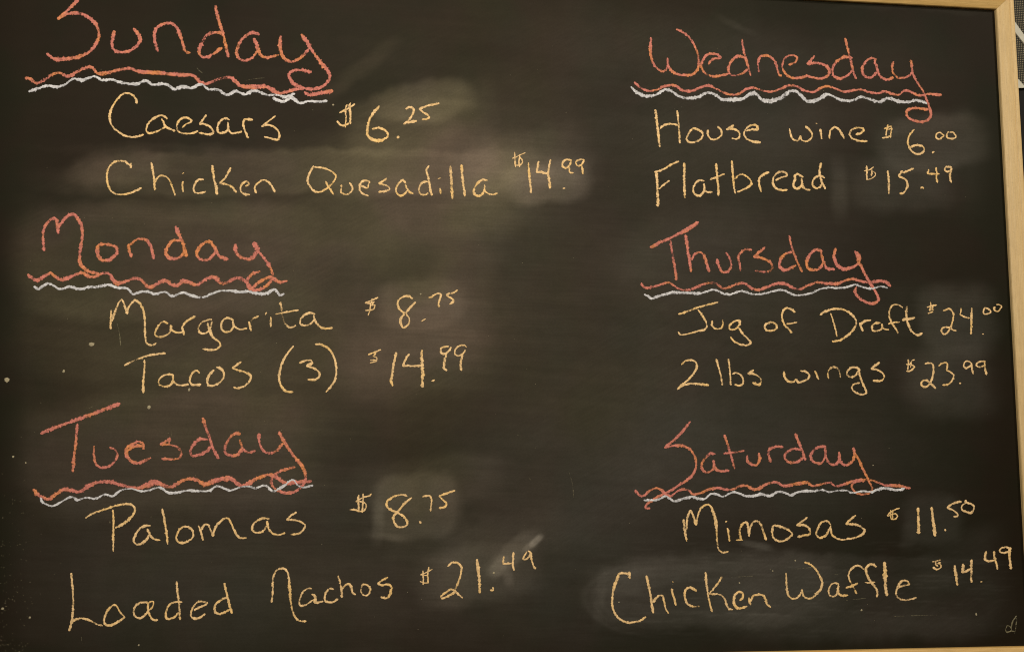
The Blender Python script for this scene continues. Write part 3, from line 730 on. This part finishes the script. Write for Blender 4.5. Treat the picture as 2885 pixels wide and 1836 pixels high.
item('Flatbread', [(1820, 440, 4.6308, 7.2,
 """110 210, 230 170, 330 110, 430 68; w1.2: 135 215, 145 330, 150 450, 155 560, 155 655; 165 430, 230 375, 305 320;
 w1.2: 497 90, 500 200, 500 320, 500 430, 508 545;
 760 325, 700 315, 650 350, 618 410, 620 470, 660 510, 710 510, 750 460, 765 400; 760 360, 765 430, 790 465, 865 470;
 w1.2: 915 95, 920 180, 930 290, 945 400, 945 520; 835 305, 920 275, 1025 230;
 1120 60, 1128 180, 1140 320, 1150 420, 1165 490; 1170 295, 1200 255, 1250 240, 1310 265, 1365 320, 1370 370, 1320 410, 1250 445, 1190 468;
 1605 210, 1540 235, 1480 290, 1475 350, 1490 420, 1505 465;
 1690 315, 1760 280, 1840 255, 1820 215, 1750 205, 1690 240, 1655 310, 1665 380, 1710 425, 1770 445, 1845 440;
 2050 275, 2000 245, 1955 240, 1940 310, 1925 390, 1960 425, 2010 405, 2045 350; 2030 290, 2045 390, 2090 435, 2145 440;
 2330 285, 2280 255, 2220 270, 2180 320, 2175 380, 2210 415, 2270 405, 2290 360; 2285 90, 2265 180, 2275 270, 2300 350, 2340 430""")],
 '$15.49', [(2410, 440, 7.525, 7.0,
 """w.7: 385 230, 300 290, 185 315; w.75: 240 205, 240 320, 245 510; w.6: 350 290, 340 420; w.7: 350 315, 420 360, 420 410, 350 470, 245 500;
 1.0 1.0;
 w1.05: 685 310, 700 450, 710 600, 705 800;
 1235 260, 1130 300, 1015 355; w.9: 1000 310, 910 420 | 1000 460, 1080 520, 1105 620, 1070 720, 1010 785, 940 790;
 w.85: 1385 690, 1415 655, 1445 690;
 w.9: 1555 280, 1530 380 | 1620 375, 1780 380; 1710 240, 1725 380, 1720 480, 1740 565;
 w.9: 2040 240, 1980 225, 1910 235, 1900 300, 1950 330, 2020 300, 2040 240; w1.1: 2035 260, 2020 350, 2005 440, 2035 560""".replace('1.0 1.0;', ''))])

item('Jug of Draft', [(1890, 830, 3.3444, 7.2,
 """70 185, 150 160, 240 125, 330 100, 445 70; 255 140, 300 200, 335 270, 330 320, 250 345, 150 370, 90 375, 70 350;
 390 245, 390 290, 420 320, 470 315, 490 280, 490 235;
 655 240, 600 250, 555 290, 555 325, 600 325, 640 290, 655 245; 640 310, 680 370, 730 420, 750 450, 720 475, 650 465, 590 435, 562 395 @
 935 255, 890 290, 890 325, 930 340, 990 325, 1000 300, 970 265, 935 255;
 1170 165, 1130 135, 1080 130, 1050 170, 1050 230, 1070 280, 1110 320, 1140 360; w.85: 1090 275, 1140 270, 1190 260 @
 1405 190, 1450 160, 1530 135, 1620 140, 1690 175, 1740 230, 1745 280, 1710 340, 1650 395, 1590 430, 1520 440; w.9: 1505 175, 1530 250, 1550 320, 1565 395; 1520 440, 1610 430;
 1885 240, 1830 250, 1785 280; 1780 265, 1795 310, 1808 345;
 1975 265, 1925 270, 1895 300, 1905 335, 1950 340, 1990 315, 1990 275; 1985 280, 2005 320, 2055 330;
 2185 120, 2140 95, 2090 100, 2060 150, 2060 210, 2085 270, 2120 320, 2140 365; 2050 275, 2100 262, 2155 258;
 2225 110, 2220 180, 2230 260, 2260 330, 2300 370, 2340 380, 2370 360; 2180 240, 2240 230, 2300 215""")],
 '$24.00', [(2590, 830, 9.2615, 6.4,
 """w.85: 455 270, 350 285, 200 330; w.85: 295 195, 300 270, 270 420; w.8: 350 300, 340 410; w.7: 300 380, 380 400; w.8: 225 490, 360 440;
 620 420, 700 390, 770 370, 850 420, 890 520, 880 640, 850 750, 820 850, 760 950, 690 1020, 610 1010, 580 930, 610 870, 700 850, 800 860, 880 920, 965 940;
 1090 350, 1085 430, 1060 520 | 1150 560, 1230 600, 1320 610; w1.15: 1370 345, 1365 500, 1360 700, 1355 900, 1350 1030;
 w.7: 1640 1025, 1680 1025;
 w.9: 1720 330, 1670 420, 1690 500, 1760 500, 1860 460, 1850 410, 1780 360, 1720 340;
 w.9: 1980 320, 1950 370, 1990 430, 2060 430, 2110 370, 2150 310, 2090 265, 2010 255""")])

item('2 lbs wings', [(1880, 990, 3.7625, 7.2,
 """150 140, 190 100, 250 90, 300 110, 315 160, 280 230, 220 300, 160 350, 105 400 | 160 365, 240 340, 340 345, 440 355 @
 520 80, 545 170, 570 270, 583 355;
 650 80, 660 170, 668 270, 672 355; 690 240, 730 225, 780 250, 805 300, 800 340, 770 360, 715 350;
 915 195, 855 235 | 920 240, 975 270, 995 310, 975 350, 905 330 @
 1235 210, 1245 270, 1280 315, 1340 320, 1360 290 | 1390 325, 1450 310, 1500 280, 1500 240, 1460 210, 1410 205;
 w.9: 1565 205, 1585 250, 1605 295;
 1710 285, 1700 240, 1715 190, 1760 165, 1805 180, 1830 230, 1835 275;
 2035 180, 1970 165, 1915 200, 1905 245, 1940 270, 1990 255, 2025 200; 2030 180, 2040 250, 2070 330, 2100 400, 2105 440, 2060 455, 1990 430, 1955 390, 1975 350, 2040 330;
 2250 115, 2160 180 | 2230 195, 2285 230, 2300 270, 2275 305, 2180 308""")],
 '$23.99', [(2540, 990, 9.2615, 6.4,
 """w.75: 340 210, 270 240, 200 340, 120 330; w.75: 175 205, 180 330, 155 480; w.7: 260 280, 230 420; w.75: 240 330, 330 400, 270 480, 190 515, 125 510;
 610 320, 700 300, 790 310, 830 380, 830 520, 810 650, 770 770, 720 850, 640 920, 560 910, 515 850, 550 770, 620 745, 700 780, 780 850, 890 960;
 965 375, 1050 310, 1140 290, 1200 320, 1190 410, 1170 490 | 1270 530, 1350 610, 1350 690, 1290 790, 1200 865, 1070 875;
 w1.1: 1525 810, 1530 840;
 w.9: 1840 330, 1780 270, 1700 250, 1640 300, 1620 380, 1670 430, 1740 410, 1810 360; 1825 320, 1830 420, 1845 510, 1870 585;
 w.9: 2190 260, 2080 260, 1990 290, 1950 350, 2000 400, 2080 400, 2160 360; 2170 270, 2175 400, 2190 500, 2215 610""")])

item('Mimosas', [(1900, 1400, 4.1517, 7.4,
 """w1.15: 105 260, 120 380, 145 515; 145 380, 150 250, 190 160, 225 230, 255 325 | 275 210, 320 120, 380 85, 420 100, 455 170, 485 280, 495 400, 500 500, 515 600, 560 645, 630 635; w1.15: 440 140, 480 260, 495 400;
 620 360, 635 440, 645 515; w.8: 595 290, 615 280;
 785 505, 765 420, 770 350; 775 350, 810 300, 850 300, 865 380, 875 460 | 890 350, 930 285, 980 285, 1020 340, 1045 410, 1075 500; w.6: 720 500, 800 500;
 1160 325, 1145 400, 1165 480, 1240 515, 1310 495, 1385 430 | 1330 380, 1250 345, 1160 325;
 1555 235, 1430 330 | 1520 325, 1580 370, 1580 430, 1520 445, 1440 465;
 1830 320, 1780 275, 1720 295, 1680 360, 1660 430, 1690 470, 1750 460, 1800 400, 1830 330; 1830 350, 1840 430, 1900 480, 1970 495, 2050 480;
 2120 210, 2060 260, 2005 315 | 2100 315, 2180 345, 2225 390, 2200 430, 2120 470, 2040 490""")],
 '$11.50', [(2480, 1390, 8.027, 7.0,
 """w.6: 435 320, 300 380, 220 430, 160 500, 230 490; w.6: 240 370, 235 480, 250 580; w.6: 290 360, 280 450, 285 590; w.6: 240 480, 330 450, 390 500, 340 570, 240 580;
 w1.45: 855 320, 860 500, 865 700, 868 900; w1.3: 1165 300, 1180 450, 1200 650, 1220 800, 1235 960;
 w1.2: 1465 800, 1475 840;
 w.9: 1835 180, 1740 190, 1640 220, 1510 315 | 1600 350, 1700 410, 1750 460, 1735 510, 1660 515;
 w.9: 1930 140, 1945 200, 2050 230, 2120 290, 2100 380, 2050 430, 1950 410, 1860 370, 1840 310, 1870 250, 1930 215""")])

item('Chicken Waffle', [(1700, 1570, 4.816, 7.4,
 """w1.1: 350 190, 360 285; 345 225, 280 210, 225 215, 180 300, 145 400, 125 510, 120 620, 140 720, 190 800, 260 855, 350 880, 440 868, 520 840, 575 800;
 w1.1: 585 245, 610 370, 640 510, 660 640, 675 750; 680 610, 710 550, 770 510, 800 520, 825 600, 850 700, 885 755;
 925 420, 950 520, 985 645; w.6: 935 325, 950 330;
 1265 455, 1210 415, 1150 405, 1110 450, 1105 530, 1130 610, 1190 655, 1300 660;
 1388 195, 1395 330, 1415 480, 1440 600, 1475 735; 1610 255, 1550 350, 1435 490 | 1500 495, 1580 500, 1640 550, 1670 630, 1700 690, 1755 705;
 1850 580, 1890 540, 1885 480, 1845 465, 1795 490, 1770 570, 1785 650, 1840 685, 1950 660;
 1975 540, 1995 640; 2000 590, 2030 520, 2100 500, 2170 515, 2200 570, 2220 630, 2270 670"""),
 (2180, 1550, 5.4727, 7.4,
 """190 345, 195 450, 200 570, 220 670, 270 735, 340 735, 400 690, 435 600 | 450 680, 500 730, 570 735, 650 680, 720 600, 745 490, 710 390, 640 280, 560 210, 475 180; w1.25: 640 680, 720 600, 745 490, 710 390;
 w.9: 1005 515, 940 500, 880 530, 850 600, 855 680, 910 710, 960 680, 985 610, 995 530; 990 560, 1000 660, 1040 690, 1145 690;
 w.9: 1385 290, 1340 245, 1280 230, 1200 280, 1155 360, 1165 440, 1210 530, 1250 610, 1280 665; w.9: 1110 575, 1200 545, 1295 500;
 1585 245, 1530 215, 1470 220, 1425 270, 1430 350, 1470 440, 1530 520, 1585 600, 1600 660, 1585 715; w.85: 1405 490, 1480 495, 1560 485;
 w1.4: 1708 175, 1715 300, 1720 450, 1725 590, 1750 695;
 1910 570, 2000 540, 2085 520, 2060 475, 1990 465, 1940 510, 1900 590, 1885 660, 1920 730, 2000 760, 2100 750, 2200 725""")],
 '$14.49', [(2600, 1500, 8.449, 7.0,
 """w.85: 420 645, 330 670, 225 690; w.85: 310 680, 310 760, 360 800; w.85: 430 710, 350 730, 430 760, 420 830, 330 870, 240 820;
 w1.25: 755 780, 770 900, 790 1050, 825 1250;
 w1.3: 960 740, 955 840, 935 950; 940 945, 1010 920, 1150 850; w1.35: 1170 640, 1155 740, 1160 900, 1150 1050, 1160 1180;
 w.8: 1375 1170, 1415 1160;
 1510 440, 1480 540, 1485 630, 1560 670, 1700 650; 1700 440, 1700 560, 1740 700, 1780 870;
 w.9: 2060 360, 1970 340, 1880 360, 1830 420, 1860 465, 1940 475, 2040 440; w1.15: 2085 350, 2065 430, 2060 560, 2080 700, 2100 860""")])

# half wiped little mark in the bottom corner, and stray faint strokes
chalk('faded_mark', M_FAINT, board, [(2685, 1500, 4.56, 4.0,
 """675 1235, 700 1190, 740 1210, 748 1250, 690 1278, 672 1240; 690 1276, 750 1262, 790 1265; 745 1230, 765 1140, 815 1065; 818 1090, 812 1180, 800 1250, 790 1295""")],
 'small half wiped chalk mark in the bottom corner', -.01)
for x0, y0, sc, w, txt in [(0, 900, 1.636, 3.2,
 """540 20, 550 60, 556 120; w.9: 375 1460, 378 1495; 410 408, 428 400; 790 515, 792 540; w1.3: 505 925, 508 940"""),
 (0, 0, 1.0, 2.6, """1600 1320, 1612 1360, 1616 1400; 1490 1345, 1496 1352; 2232 1603, 2300 1596; 2520 1735, 2640 1731; 2060 1625, 2120 1622;
  2384 1690, 2440 1684; 2345 1616, 2360 1617; 555 192, 562 200, 570 206; 690 228, 720 222, 745 220""")]:
    for stroke in txt.split(';'):
        chalk('stray_scratch', M_FAINT, board, [(x0, y0, sc, w, stroke)], None, -.17)

# ------------------------------------------------------------------ crumbs stuck to the board
def crumb_bm(bm, u, v, r, squash=1.0):
    c = loc(P(u, v))
    res = bmesh.ops.create_icosphere(bm, subdivisions=1, radius=1.0)
    for w in res['verts']:
        k = 1 + random.uniform(-.25, .25)
        w.co = Vector((c[0] + w.co.x * r * PX * k, c[1] - .0001 + w.co.y * min(r * PX * .35, .0012), c[2] + w.co.z * r * PX * k * squash))
def crumb(u, v, r, squash=1.0):
    bm = bmesh.new(); crumb_bm(bm, u, v, r, squash)
    me = bpy.data.meshes.new('chalk_crumb'); bm.to_mesh(me); bm.free()
    link('chalk_crumb', me, M_SPECK, board)
for q in ((20, 1070, 8.5), (257, 970, 8, .8), (180, 1045, 3.6, 1.5), (420, 1147, 5), (37, 1286, 3), (73, 1303, 2.2), (2750, 1729, 3, 1.4), (939, 296, 3.2),
          (2083, 1641, 2.6), (1391, 1613, 3), (2177, 1607, 2.4), (2427, 1718, 3), (2240, 1578, 3), (391, 1816, 2.4), (1744, 1695, 2.2), (2460, 1310, 2.2), (533, 1098, 3.0, 1.6),
          (1185, 828, 2.5), (8, 1713, 4), (84, 1738, 3)):
    crumb(*q)
bm = bmesh.new()
for _ in range(110):                             # dust grains in the lower left corner
    crumb_bm(bm, abs(random.gauss(0, 55)), 1836 - abs(random.gauss(0, 230)), random.uniform(.4, 1.05))
for _ in range(120):
    crumb_bm(bm, random.uniform(0, 2800), random.uniform(40, 1810), random.uniform(.4, .8))
me = bpy.data.meshes.new('chalk_dust'); bm.to_mesh(me); bm.free()
dust = link('chalk_dust', me, M_SPECK, board)
dust['kind'] = 'stuff'

# ------------------------------------------------------------------ what stands behind the frame, to its right
def slab(name, poly_px, t_front, thick, mat):
    """outline given on its own plane, real thickness, stands t_front metres in front of (negative: behind) the board face"""
    fr = [P(u, v, t_front) for u, v in poly_px]
    base = np.mean(fr, axis=0)
    n = len(fr)
    vts = [(p[0] - base[0], p[1] - base[1], p[2] - base[2]) for p in fr] + [(p[0] - base[0], p[1] - base[1] + thick, p[2] - base[2]) for p in fr]
    fcs = [tuple(range(n)), tuple(range(2 * n - 1, n - 1, -1))] + [(i, (i + 1) % n, n + (i + 1) % n, n + i) for i in range(n)]
    me = mesh_from(name, vts, fcs)
    b2 = bmesh.new(); b2.from_mesh(me); bmesh.ops.recalc_face_normals(b2, faces=b2.faces); b2.to_mesh(me); b2.free()
    o = link(name, me, mat)
    o.location = (base[0], base[1], base[2] + BZ)
    return o

g = NT('woven_mesh')
c = g.coord()
sx = g.n('ShaderNodeSeparateXYZ'); g.l(c, sx.inputs[0])
PER = 6.0 * PX
wob = g.math('MULTIPLY', g.math('SUBTRACT', g.noise(c, 260.0, 2.0), 0.5), 0.0010)
fx = g.math('SINE', g.math('MULTIPLY', g.math('ADD', sx.outputs[0], wob), 2 * math.pi / PER), 0.0)
fz = g.math('SINE', g.math('MULTIPLY', g.math('SUBTRACT', sx.outputs[2], wob), 2 * math.pi / PER), 0.0)
h = g.math('ADD', g.math('MULTIPLY', fx, 0.5), g.math('MULTIPLY', fz, 0.5))
v = g.rng(g.math('ADD', h, g.math('MULTIPLY', g.noise(c, 900.0, 2.0), 0.5)), 0.25, 1.2, 0, 1)
g.l(g.mix(v, (0.007, 0.006, 0.003), (0.22, 0.19, 0.115)), g.b.inputs['Base Color'])
g.b.inputs['Roughness'].default_value = 0.85
g.bump(h, 0.6, 0.0006)
M_MESH = g.m

mesh_panel = slab('mesh_panel', [(2760, -60), (3150, -60), (3160, 244), (2760, 250)], -0.024, 0.014, M_MESH)
tag(mesh_panel, 'dark woven mesh panel showing behind the frame at its top right corner', 'mesh panel')
black_panel = slab('black_panel', [(2760, 249), (3160, 243), (3190, 1900), (2820, 1900)], -0.026, 0.016, M_BLACK)
tag(black_panel, 'plain black panel below the woven mesh, behind the right frame rail', 'panel')
s1 = slab('pale_strip', [(2846, 40), (2861, 64), (2885, 98), (2925, 152), (2925, 178), (2885, 122), (2861, 92), (2846, 70)], -0.0225, 0.0015, M_CREAM)
tag(s1, 'pale diagonal strip crossing the woven mesh beside the frame, upper of two', 'strip', group='pale strips on the mesh')
s2 = slab('pale_strip', [(2850, 205), (2870, 224), (2886, 242), (2930, 240), (2930, 246), (2850, 249)], -0.0225, 0.0015, M_CREAM)
tag(s2, 'short pale strip end above the black panel, lower of two', 'strip', group='pale strips on the mesh')
